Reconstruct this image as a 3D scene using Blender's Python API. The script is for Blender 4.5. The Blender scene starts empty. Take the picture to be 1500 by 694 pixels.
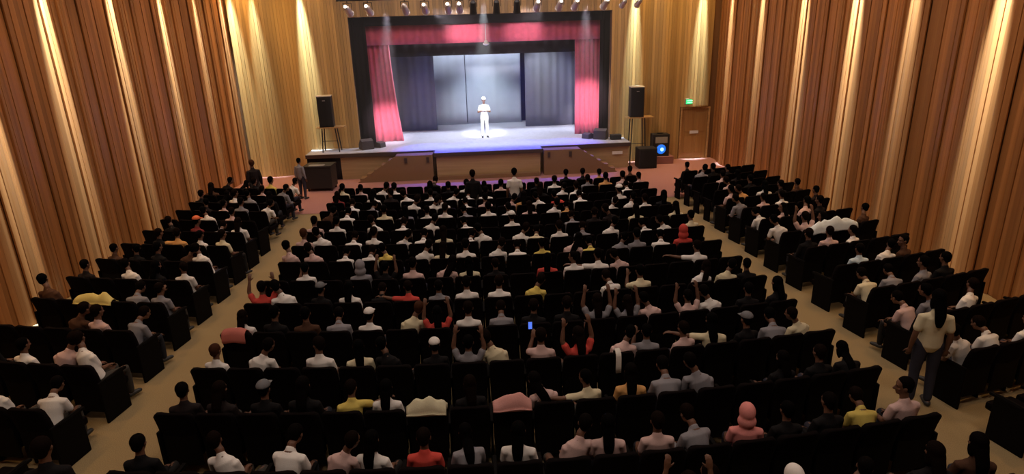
import bpy, bmesh, math, random, re
from mathutils import Vector, Matrix, noise
random.seed(11)
PI = math.pi
sc = bpy.context.scene
COL = sc.collection

# ---------------------------------------------------------------- camera
RM = ((0.99685699, -0.04992606, 0.06151039), (-0.07407718, -0.31218242, 0.94712972), (-0.02808399, -0.9487094, -0.31489961))
cam_data = bpy.data.cameras.new('camera'); cam = bpy.data.objects.new('camera', cam_data); COL.objects.link(cam)
cam_data.sensor_width = 36.0; cam_data.lens = 895.0 / 1500.0 * 36.0
cam_data.clip_start = 0.05; cam_data.clip_end = 200
cam.matrix_world = Matrix(((RM[0][0], -RM[0][1], -RM[0][2], 0.0), (RM[1][0], -RM[1][1], -RM[1][2], 0.0),
                           (RM[2][0], -RM[2][1], -RM[2][2], 5.05), (0, 0, 0, 1)))
sc.camera = cam

# ---------------------------------------------------------------- world, exposure
w = bpy.data.worlds.new('world'); sc.world = w; w.use_nodes = True
w.node_tree.nodes['Background'].inputs[0].default_value = (0.5, 0.4, 0.35, 1)
w.node_tree.nodes['Background'].inputs[1].default_value = 0.0
vs = sc.view_settings; vs.view_transform = 'Standard'; vs.look = 'None'; vs.gamma = 1.0; vs.use_curve_mapping = False
vs.exposure = 0.0

# ---------------------------------------------------------------- lights
XC, XL, XR, YF = 0.6, -8.7, 9.9, 24.25          # hall axis, side walls, proscenium wall
def aim(o, target):
    o.rotation_euler = (Vector(target) - o.location).to_track_quat('-Z', 'Y').to_euler()
def area(name, loc, target, e, sx, sy, col):
    d = bpy.data.lights.new(name, 'AREA'); d.shape = 'RECTANGLE'; d.size = sx; d.size_y = sy; d.energy = e; d.color = col
    o = bpy.data.objects.new(name, d); COL.objects.link(o); o.location = loc; aim(o, target); return o
def spot(name, loc, target, e, deg, blend, col, rad=0.06):
    d = bpy.data.lights.new(name, 'SPOT'); d.energy = e; d.spot_size = math.radians(deg); d.spot_blend = blend; d.color = col
    d.shadow_soft_size = rad
    o = bpy.data.objects.new(name, d); COL.objects.link(o); o.location = loc; aim(o, target); return o
WARM = (1.0, 0.58, 0.24)
CREST_L = [6.9, 9.2, 11.6, 13.8, 16.35, 18.95, 21.3, 23.5]
CREST_R = [6.6, 8.8, 11.05, 13.3, 15.35, 17.8, 20.4, 22.8]
CREST_F = [-8.3, -7.55, -5.85, 6.45, 7.7, 9.05]
CEIL = 8.7
LE_WALL, LE_PIN, LE_FRONT, LE_HOUSE = 320, 44000, 330, 60
PIN_L = {11.6: 1.3, 13.8: 1.2, 16.35: 1.1, 18.95: .9, 21.3: .5, 23.5: .7}
PIN_R = {11.05: 1.1, 13.3: .5, 15.35: 1.3, 17.8: .9, 20.4: .8, 22.8: .5}
PIN_F = {-8.3: .4, -7.55: .25, -5.85: .6, 6.45: .5, 9.05: .4}
PALE = (0.70, 0.88, 1.0)
for y in CREST_L: spot('wall_washer', (XL + 1.0, y, CEIL - .35), (XL + .35, y, 0), LE_WALL, 75, 1.0, WARM)
for y in CREST_R: spot('wall_washer', (XR - 1.0, y, CEIL - .35), (XR - .35, y, 0), LE_WALL, 75, 1.0, WARM)
for x in CREST_F: spot('wall_washer', (x, YF - 1.0, CEIL - .35), (x, YF - .1, 0.5), LE_FRONT, 80, 1.0, (1.0, 0.66, 0.26))
for y, k in PIN_L.items(): spot('pin_spot', (XL + .55, y, CEIL - .1), (XL + .12, y, 3.6), LE_PIN * k, 9, 1.0, PALE, .03)
for y, k in PIN_R.items(): spot('pin_spot', (XR - .55, y, CEIL - .1), (XR - .12, y, 3.6), LE_PIN * k, 9, 1.0, PALE, .03)
for x, k in PIN_F.items(): spot('pin_spot', (x, YF - .55, CEIL - .1), (x, YF - .1, 3.6), LE_PIN * k, 10, 1.0, PALE, .03)
for y in (3.0, 8.5, 14.0, 19.0):
    for x in (-4.4, 0.6, 5.6):
        area('house_light', (x, y, CEIL - .05), (x, y, 0), LE_HOUSE * (1.5 if y < 5 else 1), 1.2, 1.2, (1.0, 0.80, 0.66))
# stage lighting
spot('key_spot', (0.6, 19.0, 5.95), (0.65, 25.5, 1.8), 12000, 14, 0.7, (0.95, 0.98, 1.0), 0.08)
spot('back_wash', (0.75, 26.95, 5.5), (0.75, 29.7, 0.8), 1150, 62, 1.0, (0.74, 0.87, 1.0), 0.2)
spot('leg_wash', (2.6, 26.85, 5.5), (4.1, 28.2, 1.8), 800, 70, 1.0, (0.85, 0.90, 1.0), 0.2)
area('deck_wash', (0.65, 26.0, 6.1), (0.65, 28.2, 1.0), 900, 4.5, 0.4, (0.80, 0.85, 1.0))
for x in (-1.6, 0.2, 2.0, 3.8): spot('blue_wash', (x, 25.0, 5.7), (x, 23.2, 1.0), 3600, 36, 1.0, (0.06, 0.09, 1.0), 0.08)
for x, tx, tz, e, dg in ((-2.2, -3.3, 1.5, 8000, 17), (3.6, 4.95, 2.2, 7000, 18), (-.9, .1, 5.1, 3000, 18), (2.3, 2.3, 5.1, 3000, 18), (-2.7, -3.4, 3.8, 700, 26)):
    spot('curtain_wash', (x, 19.0, 5.8), (tx, 25.4, tz), e, dg, 1.0, (1.0, 0.86, 0.95), 0.08)
area('front_fill', (0.6, 17.5, CEIL - .2), (0.6, 22.4, .5), 190, 5.0, .6, (1.0, .80, .78))  # added fill lamp, stands in for pink stage spill on the front floor

# ---------------------------------------------------------------- helpers
MATS = {}
def mat(name, col, rough=0.6, metal=0.0, emit=None, estr=0.0, spec=0.5, bump=0.0, bscale=60, var=0.0, objcol=False, sheen=0.0):
    if name in MATS: return MATS[name]
    m = bpy.data.materials.new(name); m.use_nodes = True; MATS[name] = m
    nt = m.node_tree; b = nt.nodes['Principled BSDF']
    b.inputs['Base Color'].default_value = (*col, 1); b.inputs['Roughness'].default_value = rough
    b.inputs['Metallic'].default_value = metal; b.inputs['Specular IOR Level'].default_value = spec
    src = None
    if objcol:
        oi = nt.nodes.new('ShaderNodeObjectInfo'); src = oi.outputs['Color']
    if var or bump:
        tc = nt.nodes.new('ShaderNodeTexCoord'); n = nt.nodes.new('ShaderNodeTexNoise')
        n.inputs['Scale'].default_value = bscale; n.inputs['Detail'].default_value = 4
        nt.links.new(tc.outputs['Object'], n.inputs['Vector'])
        if var:
            mx = nt.nodes.new('ShaderNodeMixRGB'); mx.blend_type = 'MULTIPLY'; mx.inputs[0].default_value = 1.0
            rp = nt.nodes.new('ShaderNodeMapRange'); rp.inputs[1].default_value = .3; rp.inputs[2].default_value = .7
            rp.inputs[3].default_value = 1 - var; rp.inputs[4].default_value = 1 + var
            nt.links.new(n.outputs[0], rp.inputs[0]); nt.links.new(rp.outputs[0], mx.inputs[2])
            if src: nt.links.new(src, mx.inputs[1])
            else: mx.inputs[1].default_value = (*col, 1)
            src = mx.outputs[0]
        if bump:
            bp = nt.nodes.new('ShaderNodeBump'); bp.inputs['Strength'].default_value = bump; bp.inputs['Distance'].default_value = .02
            nt.links.new(n.outputs[0], bp.inputs['Height']); nt.links.new(bp.outputs[0], b.inputs['Normal'])
    if src: nt.links.new(src, b.inputs['Base Color'])
    if sheen: b.inputs['Sheen Weight'].default_value = sheen
    if emit:
        b.inputs['Emission Color'].default_value = (*emit, 1); b.inputs['Emission Strength'].default_value = estr
    return m
def wood_mat(name, c1, c2, rough, vert=True, rnd=True):
    m = bpy.data.materials.new(name); m.use_nodes = True; MATS[name] = m
    nt = m.node_tree; b = nt.nodes['Principled BSDF']
    tc = nt.nodes.new('ShaderNodeTexCoord'); mp = nt.nodes.new('ShaderNodeMapping')
    mp.inputs['Scale'].default_value = (14, 14, 0.5) if vert else (.6, 14, 14)
    oi = nt.nodes.new('ShaderNodeObjectInfo'); ad = nt.nodes.new('ShaderNodeVectorMath'); ad.operation = 'ADD'
    nt.links.new(tc.outputs['Object'], ad.inputs[0])
    if rnd:
        ml = nt.nodes.new('ShaderNodeMath'); ml.operation = 'MULTIPLY'; ml.inputs[1].default_value = 40
        nt.links.new(oi.outputs['Random'], ml.inputs[0]); nt.links.new(ml.outputs[0], ad.inputs[1])
    nt.links.new(ad.outputs[0], mp.inputs['Vector'])
    n = nt.nodes.new('ShaderNodeTexNoise'); n.inputs['Scale'].default_value = 1.0; n.inputs['Detail'].default_value = 6
    nt.links.new(mp.outputs[0], n.inputs['Vector'])
    rp = nt.nodes.new('ShaderNodeValToRGB')
    rp.color_ramp.elements[0].position = .3; rp.color_ramp.elements[0].color = (*c1, 1)
    rp.color_ramp.elements[1].position = .7; rp.color_ramp.elements[1].color = (*c2, 1)
    nt.links.new(n.outputs[0], rp.inputs[0])
    out = rp.outputs[0]
    if rnd:
        hv = nt.nodes.new('ShaderNodeHueSaturation'); mr = nt.nodes.new('ShaderNodeMapRange')
        mr.inputs[3].default_value = .70; mr.inputs[4].default_value = 1.2
        nt.links.new(oi.outputs['Random'], mr.inputs[0]); nt.links.new(mr.outputs[0], hv.inputs['Value'])
        nt.links.new(out, hv.inputs['Color']); out = hv.outputs[0]
    nt.links.new(out, b.inputs['Base Color']); b.inputs['Roughness'].default_value = rough
    return m

def box(bm, x0, x1, y0, y1, z0, z1, bev=0.0):
    r = bmesh.ops.create_cube(bm, size=1.0)
    vv = r['verts']
    for v in vv: v.co = Vector(((x0 + x1) / 2 + v.co.x * (x1 - x0), (y0 + y1) / 2 + v.co.y * (y1 - y0), (z0 + z1) / 2 + v.co.z * (z1 - z0)))
    if bev:
        es = list({e for v in vv for e in v.link_edges})
        bmesh.ops.bevel(bm, geom=es, offset=bev, segments=2, affect='EDGES', profile=.6)
def prism(bm, poly, z0, z1):
    lo = [bm.verts.new((x, y, z0)) for x, y in poly]; hi = [bm.verts.new((x, y, z1)) for x, y in poly]
    n = len(poly); bm.faces.new(lo[::-1]); bm.faces.new(hi)
    for i in range(n): bm.faces.new((lo[i], lo[(i + 1) % n], hi[(i + 1) % n], hi[i]))
def loft(bm, pts, rads, seg=10, up=Vector((0, 1, 0)), caps=True):
    """tube through pts with elliptical sections (a across, b along 'up'), rounded ends"""
    pts = [Vector(p) for p in pts]; rads = [(r, r) if not isinstance(r, tuple) else r for r in rads]
    rings = []
    def ring(c, t, a, b):
        u = up - t * up.dot(t)
        if u.length < .05: u = Vector((0, 0, 1)) - t * t.z
        u.normalize(); s = t.cross(u).normalized()
        return [bm.verts.new(c + s * (a * math.cos(2 * PI * i / seg)) + u * (b * math.sin(2 * PI * i / seg))) for i in range(seg)]
    n = len(pts)
    for i, p in enumerate(pts):
        t = ((pts[min(i + 1, n - 1)] - pts[max(i - 1, 0)])).normalized(); a, b = rads[i]
        if i == 0 and caps:
            for q in (.95, .7): rings.append(ring(p - t * min(a, b) * q, t, a * math.sqrt(1 - q * q), b * math.sqrt(1 - q * q)))
        rings.append(ring(p, t, a, b))
        if i == n - 1 and caps:
            for q in (.7, .95): rings.append(ring(p + t * min(a, b) * q, t, a * math.sqrt(1 - q * q), b * math.sqrt(1 - q * q)))
    for r0, r1 in zip(rings, rings[1:]):
        for i in range(seg): bm.faces.new((r0[i], r0[(i + 1) % seg], r1[(i + 1) % seg], r1[i]))
    bm.faces.new(rings[0][::-1]); bm.faces.new(rings[-1])
def ell(bm, c, r, rot=None, su=14, sv=10):
    g = bmesh.ops.create_uvsphere(bm, u_segments=su, v_segments=sv, radius=1.0)
    M = Matrix.Translation(c) @ (rot.to_4x4() if rot else Matrix.Identity(4)) @ Matrix.Diagonal((*r, 1))
    bmesh.ops.transform(bm, matrix=M, verts=g['verts'])
def cyl(bm, p0, p1, r0, r1=None, seg=14):
    p0 = Vector(p0); p1 = Vector(p1); d = p1 - p0
    g = bmesh.ops.create_cone(bm, cap_ends=True, segments=seg, radius1=r0, radius2=r0 if r1 is None else r1, depth=d.length)
    bmesh.ops.transform(bm, matrix=Matrix.Translation((p0 + p1) / 2) @ d.to_track_quat('Z', 'Y').to_matrix().to_4x4(), verts=g['verts'])
def mesh(name, bm, m, smooth=False):
    bmesh.ops.recalc_face_normals(bm, faces=bm.faces)
    me = bpy.data.meshes.new(name); bm.to_mesh(me); bm.free()
    if smooth: me.polygons.foreach_set('use_smooth', [True] * len(me.polygons))
    if m: me.materials.append(m)
    return me
def link(name, me, parent=None, loc=None):
    o = bpy.data.objects.new(name, me); COL.objects.link(o)
    if parent: o.parent = parent
    if loc: o.location = loc
    return o
def obj(name, bm, m, parent=None, smooth=False):
    return link(name, mesh(name, bm, m, smooth), parent)
def tag(o, label=None, cat=None, group=None, kind=None):
    if label: o['label'] = label
    if cat: o['category'] = cat
    if group: o['group'] = group
    if kind: o['kind'] = kind
    return o
def thing(name, label, cat, loc=(0, 0, 0), rz=0, group=None):
    o = bpy.data.objects.new(name, None); COL.objects.link(o); o.location = loc; o.rotation_euler = (0, 0, rz)
    o.empty_display_size = .2
    return tag(o, label, cat, group)
def bx(name, args, m, parent=None, bev=0.0, smooth=False):
    bm = bmesh.new(); box(bm, *args, bev); return obj(name, bm, m, parent, smooth)
def struct(name, bm, m): return tag(obj(name, bm, m), kind='structure')

# ---------------------------------------------------------------- materials
M_slat = wood_mat('varnished_slat', (.29, .112, .030), (.42, .185, .060), .42)
M_slatf = wood_mat('pale_varnished_slat', (.42, .25, .085), (.52, .33, .12), .34)
M_back = mat('wall_backing', (.14, .06, .018), .8)
M_carpet = mat('carpet', (.32, .235, .120), .95, spec=.1, bump=.3, bscale=90, var=.18)
M_carpet_spill = mat('spill_tinted_carpet', (.40, .20, .175), .95, spec=.1, bump=.3, bscale=90, var=.15)  # the hall carpet with reddish stage light put into its colour
M_ceil = mat('ceiling_paint', (.30, .26, .22), .9)
M_seat = mat('seat_fabric', (.0042, .0026, .0026), .9, spec=.06, bump=.2, bscale=120)
M_seatp = mat('seat_shell', (.003, .0022, .002), .7, spec=.08)
M_deck = mat('stage_deck', (.36, .36, .41), .55, var=.12, bscale=7, spec=.3)
M_lip = mat('stage_lip', (.05, .025, .018), .6)
M_front = wood_mat('stage_front_wood', (.36, .23, .11), (.46, .31, .16), .5, vert=False, rnd=False)
M_stair = mat('stair_carpet', (.24, .14, .075), .9, spec=.2, bump=.2, var=.15)
M_black = mat('black_velvet', (.012, .008, .009), .95, spec=.1)
M_red = mat('red_velvet', (.58, .10, .15), .8, spec=.2, sheen=.3, var=.10, bscale=5)
M_grey = mat('grey_drape', (.15, .155, .185), .9, spec=.1, var=.06, bscale=3)
M_cyc = mat('pale_backcloth', (.42, .46, .52), .9, spec=.1, var=.05, bscale=2)
M_blackp = mat('black_plastic', (.012, .012, .013), .5)
M_metal = mat('dark_metal', (.03, .028, .028), .45, metal=.6)
M_chrome = mat('lamp_metal', (.62, .58, .56), .32, metal=.7)
M_white = mat('white_plastic', (.75, .73, .68), .5)
M_wood = mat('ledge_wood', (.42, .24, .09), .5, var=.2, bscale=12)
M_door = wood_mat('door_wood', (.30, .15, .045), (.40, .22, .07), .45, rnd=False)

# ---------------------------------------------------------------- room shell
bm = bmesh.new(); box(bm, XL - .6, XR + .6, -4, 31.2, -.2, 0); floor = struct('floor', bm, M_carpet)
bm = bmesh.new(); prism(bm, [(XL + .05, 18.6), (XC, 18.05), (XR - .05, 18.6), (XR - .05, YF), (XL + .05, YF)], 0.0, .012); struct('floor_front_spill_tint', bm, M_carpet_spill)  # floor sheet before the stage, tinted for the light spilling onto it
bm = bmesh.new(); box(bm, XL - .6, XR + .6, -4, YF + .4, CEIL, CEIL + .2); struct('ceiling', bm, M_ceil)
bm = bmesh.new(); box(bm, XL - .6, XR + .6, -4.3, -4, 0, CEIL); struct('wall_back', bm, M_back)

def wave(y, crests, A):
    """distance by which the undulating wall stands out at y (crests stand out most)"""
    c = crests
    if y <= c[0]: p = c[1] - c[0]; t = (y - c[0]) / p
    elif y >= c[-1]: p = c[-1] - c[-2]; t = (y - c[-1]) / p
    else:
        i = max(k for k in range(len(c)) if c[k] <= y); i = min(i, len(c) - 2); t = (y - c[i]) / (c[i + 1] - c[i])
    return A * (.5 + .5 * math.cos(2 * PI * t)) ** 1.3
bm = bmesh.new()
box(bm, -.056, .056, -.022, .022, 0, 1, .008)      # unit slat: x across, y out, z up (scaled per wall)
for v in bm.verts:
    if v.co.z > .5: v.co.z = 1.0 if v.co.z > .995 else v.co.z
SLAT = mesh('slat', bm, M_slat)
bm = bmesh.new(); box(bm, -.056, .056, -.022, .022, 0, 1, .008); SLATF = mesh('slat', bm, M_slatf)
def slat(me, parent, x, y, z0, z1, rz):
    o = link('slat', me, parent, (x, y, z0)); o.scale = (1, 1, z1 - z0); o.rotation_euler = (0, 0, rz)
def side_wall(name, xw, sgn, crests, y0, y1):
    n = int((y1 - y0) / .06); ys = [y0 + (y1 - y0) * i / n for i in range(n + 1)]
    bm = bmesh.new(); a = []
    for y in ys:
        x = xw + sgn * (wave(y, crests, .20) - .035)
        a.append([bm.verts.new(q) for q in ((x, y, 0), (x, y, CEIL), (xw - sgn * .5, y, CEIL), (xw - sgn * .5, y, 0))])
    for p, q in zip(a, a[1:]):
        for i in range(4): bm.faces.new((p[i], p[(i + 1) % 4], q[(i + 1) % 4], q[i]))
    bm.faces.new(a[0]); bm.faces.new(a[-1][::-1])
    wl = struct(name, bm, M_back)
    y = y0 + .06; k = 0
    while y < y1 - .05:
        d = (wave(y + .03, crests, .20) - wave(y - .03, crests, .20)) / .06
        px = wave(y, crests, .20) + (0.0, .034, .010, .052, .018, .044, .004)[k * 5 % 7]
        slat(SLAT, wl, xw + sgn * px, y, .0, CEIL, -sgn * math.atan(d) + PI / 2)
        y += .116 / math.sqrt(1 + d * d); k += 1
    return wl
side_wall('wall_left', XL, 1, CREST_L, -3.9, YF)
side_wall('wall_right', XR, -1, CREST_R, -3.9, YF)
# proscenium wall with its opening
OX0, OX1, OZ = -4.28, 5.62, 5.80
DX0, DX1, DZ = 8.55, 9.62, 2.02
bm = bmesh.new()
box(bm, XL - .5, OX0, YF, YF + .3, 0, CEIL); box(bm, OX1, DX0, YF, YF + .3, 0, CEIL); box(bm, DX1, XR + .5, YF, YF + .3, 0, CEIL)
box(bm, DX0, DX1, YF, YF + .3, DZ, CEIL); box(bm, OX0, OX1, YF, YF + .3, OZ, CEIL)
wf = struct('wall_front', bm, M_back)
def fwave(x):
    return .16 * max(math.exp(-((x - c) / .42) ** 2) for c in CREST_F)
x = XL + .3
while x < XR - .3:
    z0 = OZ if OX0 - .02 < x < OX1 + .02 else (DZ + .08 if DX0 - .1 < x < DX1 + .1 else (1.0 if -6.1 < x < 6.1 else 0.0))
    d = (fwave(x + .03) - fwave(x - .03)) / .06
    if OX0 - .02 < x < OX1 + .02: d = 0; px = .03
    else: px = fwave(x) + .03
    slat(SLATF, wf, x, YF - px, z0, CEIL, -math.atan(d))
    x += .116 / math.sqrt(1 + d * d)
bm = bmesh.new(); box(bm, DX0, DX1, YF + .02, YF + .07, 0.012, DZ, .004); door = struct('door_1', bm, M_door)
for px in (DX0 + .14, DX0 + .60):
    for z0, z1 in ((.25, .9), (1.1, 1.85)): bx('door_panel', (px, px + .36, YF + .0, YF + .03, z0, z1), M_door, door, .01)
bx('door_sign', (DX0 + .36, DX0 + .72, YF - .015, YF + .005, 1.02, 1.14), M_white, door, .004)
for nm, a in (('frame', (DX0 - .07, DX0, YF - .05, YF + .1, 0.012, DZ + .07)), ('frame', (DX1, DX1 + .07, YF - .05, YF + .1, 0.012, DZ + .07)), ('frame', (DX0, DX1, YF - .05, YF + .1, DZ, DZ + .07))):
    bx('door_frame', a, M_wood, door)
es = thing('exit_sign', 'small green lit exit sign glowing above the wooden door', 'sign', (8.78, YF - .14, 2.30))
bx('housing', (-.19, .19, -.03, .06, -.10, .13), mat('sign_housing', (.30, .28, .22), .5), es, .01)
bx('lit_face', (-.15, .15, -.045, -.03, -.07, .10), mat('green_face', (.02, .5, .15), .4, emit=(.05, 1.0, .30), estr=.85), es)
bx('wall_bracket', (-.03, .03, .06, .13, -.02, .06), M_metal, es)
for i, (z0, z1) in enumerate(((-.035, -.015), (.04, .06))): bx('pale_bar', (-.11, .11, -.05, -.045, z0, z1), mat('sign_mark', (.7, 1, .8), .4, emit=(.6, 1, .75), estr=1.2), es)

# stage house
SX0, SX1, SYB, SZ = -6.6, 8.0, 30.4, 6.9
bm = bmesh.new(); box(bm, SX0 - .2, SX0, YF + .3, SYB, 0, SZ); struct('wall_stage_left', bm, M_black)
bm = bmesh.new(); box(bm, SX1, SX1 + .2, YF + .3, SYB, 0, SZ); struct('wall_stage_right', bm, M_black)
bm = bmesh.new(); box(bm, SX0 - .2, SX1 + .2, SYB, SYB + .2, 0, SZ); struct('wall_stage_back', bm, M_black)
bm = bmesh.new(); box(bm, SX0 - .2, SX1 + .2, YF + .3, SYB + .2, SZ, SZ + .2); struct('ceiling_stage', bm, M_black)
stage = thing('stage_platform', 'raised stage platform with pale deck and brown wooden front', 'stage', (0, 0, 0))
FOOT = [(-6.1, 23.0), (-1.3, 22.95), (-1.3, 22.35), (2.65, 22.35), (2.65, 22.9), (6.15, 22.95), (6.15, YF), (OX1 - .01, YF), (OX1 - .01, YF + .31), (SX1 - .01, YF + .31), (SX1 - .01, SYB - .02), (SX0 + .01, SYB - .02), (SX0 + .01, YF + .31), (OX0 + .01, YF + .31), (OX0 + .01, YF), (-6.1, YF)]
bm = bmesh.new(); prism(bm, FOOT, .94, 1.0); obj('deck', bm, M_deck, stage)
def strip_along(bm, pts, d, z0, z1, off):
    for (x0, y0), (x1, y1) in zip(pts, pts[1:]):
        t = Vector((x1 - x0, y1 - y0)).normalized(); n = Vector((t.y, -t.x))
        q = [Vector((x0, y0)) + n * off - t * d * .0, Vector((x1, y1)) + n * off, Vector((x1, y1)) + n * (off + d), Vector((x0, y0)) + n * (off + d)]
        prism(bm, [(p.x, p.y) for p in q], z0, z1)
FR = FOOT[:6]
bm = bmesh.new(); strip_along(bm, FR, .05, .86, .995, .0); obj('lip', bm, M_lip, stage)
bm = bmesh.new(); prism(bm, [(-4.85, 23.06), (-1.25, 23.05), (-1.25, 22.42), (2.6, 22.42), (2.6, 22.98), (6.1, 23.03), (6.1, YF - .05), (-4.85, YF - .05)], .012, .94); obj('front_panel', bm, M_front, stage)
bm = bmesh.new(); prism(bm, [(-6.08, 23.06), (-4.85, 23.06), (-4.85, YF - .05), (-6.08, YF - .05)], .012, .94); tag(obj('front_panel', bm, M_black, stage), 'black cloth covered end panel')  # black colour stands in for shade on this end of the front
bm = bmesh.new(); box(bm, -1.2, 2.55, 22.18, 22.42, .012, .15, .01); obj('plinth_step', bm, M_stair, stage)
bx('name_plate', (5.45, 5.85, 22.965, 22.99, .55, .67), M_white, stage, .004)

def side_stair(loc, sgn, label):
    st = thing('stage_stair', label, 'stairs', loc)
    w0, run, n = 1.35, .27, 6
    for k in range(n):
        z1 = .93 - k * .155
        x0, x1 = (0, w0) if k == 0 else (w0 + (k - 1) * run, w0 + k * run)
        a, b = sorted((sgn * x0, sgn * x1))
        bx('tread', (a, b, 0, .50, 0, z1), M_stair, st, .008)
    bm = bmesh.new()
    poly = [(0, 0), (sgn * (w0 + (n - .7) * run), 0), (sgn * w0, .93), (0, .93)]
    lo = [bm.verts.new((px, -.035, pz)) for px, pz in poly]; hi = [bm.verts.new((px, 0.0, pz)) for px, pz in poly]
    bm.faces.new(lo); bm.faces.new(hi[::-1])
    for i in range(4): bm.faces.new((lo[i], lo[(i + 1) % 4], hi[(i + 1) % 4], hi[i]))
    obj('side_panel', bm, M_stair, st)
    for px in (.18, .98): bx('rail_socket', (sgn * px - .05, sgn * px + .05, -.075, -.035, .66, .86), M_lip, st, .005)
    return st
side_stair((-1.38, 22.36, .012), -1, 'brown side stair against the stage front beside the black cabinet')
side_stair((2.73, 22.34, .012), 1, 'brown side stair against the stage front towards the exit door')

# ---------------------------------------------------------------- curtains
def drape(bm, x0, x1, y, z0, z1, folds, amp, thick=.03, flare0=0.0, flare1=0.0, seed=0, nz=8):
    n = max(12, int(folds * 8)); rows = []
    for s in (0, 1):
        g = []
        for j in range(nz + 1):
            t = j / nz; z = z0 + (z1 - z0) * t; row = []
            for i in range(n + 1):
                u = i / n; xx = x0 + flare0 * (1 - t) ** 2 + (x1 + flare1 * (1 - t) ** 2 - x0 - flare0 * (1 - t) ** 2) * u
                ph = 2 * PI * folds * u + .8 * math.sin(5 * u + seed)
                dy = amp * math.sin(ph) * (.7 + .3 * math.sin(3 * u * folds + seed)) + .02 * math.sin(9 * u + 4 * t + seed)
                row.append(bm.verts.new((xx, y + dy + s * thick, z)))
            g.append(row)
        rows.append(g)
        for j in range(nz):
            for i in range(n): bm.faces.new((g[j][i], g[j][i + 1], g[j + 1][i + 1], g[j + 1][i]))
    f, b = rows
    for i in range(n):
        bm.faces.new((f[0][i], b[0][i], b[0][i + 1], f[0][i + 1])); bm.faces.new((f[nz][i], f[nz][i + 1], b[nz][i + 1], b[nz][i]))
    for j in range(nz):
        bm.faces.new((f[j][0], f[j + 1][0], b[j + 1][0], b[j][0])); bm.faces.new((f[j][n], b[j][n], b[j + 1][n], f[j + 1][n]))
def curtain(name, label, m, hem=None, **k):
    z0, z1 = k['z0'], k['z1']; t = thing(name, label, 'curtain', ((k['x0'] + k['x1']) / 2, k['y'], z0))
    ox, oy, oz = t.location
    bm = bmesh.new(); drape(bm, **k)
    bmesh.ops.translate(bm, verts=bm.verts, vec=(-ox, -oy, -oz)); obj('cloth', bm, m, t, True)
    bx('track', (k['x0'] - ox, k['x1'] - ox, -.04, .07, z1 - z0 - .02, z1 - z0 + .05), M_metal, t)
    for u in (.06, .94):
        bm = bmesh.new(); hx = k['x0'] - ox + (k['x1'] - k['x0']) * u; cyl(bm, (hx, .015, z1 - z0 + .04), (hx, .015, 6.9 - z0), .012, seg=6); obj('hanger', bm, M_metal, t)
    return t
curtain('red_curtain', 'gathered red velvet curtain flaring at the hem, on the cabinet side of the stage', M_red, x0=-4.05, x1=-2.98, y=25.45, z0=1.0, z1=5.45, folds=6, amp=.055, flare0=-.05, flare1=.30, seed=1)
curtain('red_curtain', 'gathered red velvet curtain hanging straight on the exit-door side of the stage', M_red, x0=4.42, x1=5.55, y=25.45, z0=1.0, z1=5.45, folds=6, amp=.055, seed=3)
curtain('red_valance', 'wide red velvet valance across the top of the stage opening', M_red, x0=-4.1, x1=5.62, y=25.2, z0=4.78, z1=5.62, folds=34, amp=.02, seed=2, nz=3)
curtain('black_border', 'narrow black border cloth above the red valance', M_black, x0=OX0 - .1, x1=OX1 + .1, y=24.75, z0=5.48, z1=6.1, folds=20, amp=.015, seed=2, nz=2)
curtain('black_masking_curtain', 'black masking curtain between the red curtain and the wall, cabinet side', M_black, x0=OX0 - .2, x1=-3.72, y=24.75, z0=1.0, z1=6.1, folds=4, amp=.03, seed=5)
curtain('black_masking_curtain', 'black masking curtain between the red curtain and the wall, exit-door side', M_black, x0=5.28, x1=OX1 + .2, y=24.75, z0=1.0, z1=6.1, folds=3, amp=.03, seed=6)
curtain('black_teaser', 'black teaser cloth hanging behind the red valance', M_black, x0=-4.2, x1=5.8, y=26.6, z0=4.28, z1=5.7, folds=22, amp=.02, seed=7, nz=2)
curtain('grey_leg_curtain', 'grey side drape behind the red curtain, cabinet side of the stage', M_grey, x0=-4.6, x1=-1.42, y=28.2, z0=1.0, z1=5.9, folds=9, amp=.022, seed=8)
curtain('grey_leg_curtain', 'grey side drape behind the red curtain, exit-door side of the stage', M_grey, x0=2.62, x1=5.9, y=28.2, z0=1.0, z1=5.9, folds=9, amp=.02, seed=9)
curtain('backcloth', 'pale blue-grey cloth at the back of the stage, narrower panel on the cabinet side', M_cyc, x0=-3.4, x1=-.06, y=29.75, z0=1.0, z1=5.9, folds=7, amp=.012, seed=10)
curtain('backcloth', 'pale blue-grey cloth at the back of the stage, panel behind the performer', M_cyc, x0=-.03, x1=2.56, y=29.80, z0=1.0, z1=5.9, folds=5, amp=.012, seed=12)

bm = bmesh.new(); box(bm, -4.2, 5.5, 18.6, 24.15, 1.05, 6.4)
M_haze = bpy.data.materials.new('haze'); M_haze.use_nodes = True; nt = M_haze.node_tree
nt.nodes.remove(nt.nodes['Principled BSDF']); vn = nt.nodes.new('ShaderNodeVolumeScatter'); vn.inputs['Density'].default_value = .017; vn.inputs['Anisotropy'].default_value = .2
vn.inputs['Color'].default_value = (.95, .97, 1, 1); nt.links.new(vn.outputs[0], nt.nodes['Material Output'].inputs['Volume'])
tag(obj('stage_haze', bm, M_haze), 'thin stage haze hanging before and above the lit stage', 'haze', kind='stuff')

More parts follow.
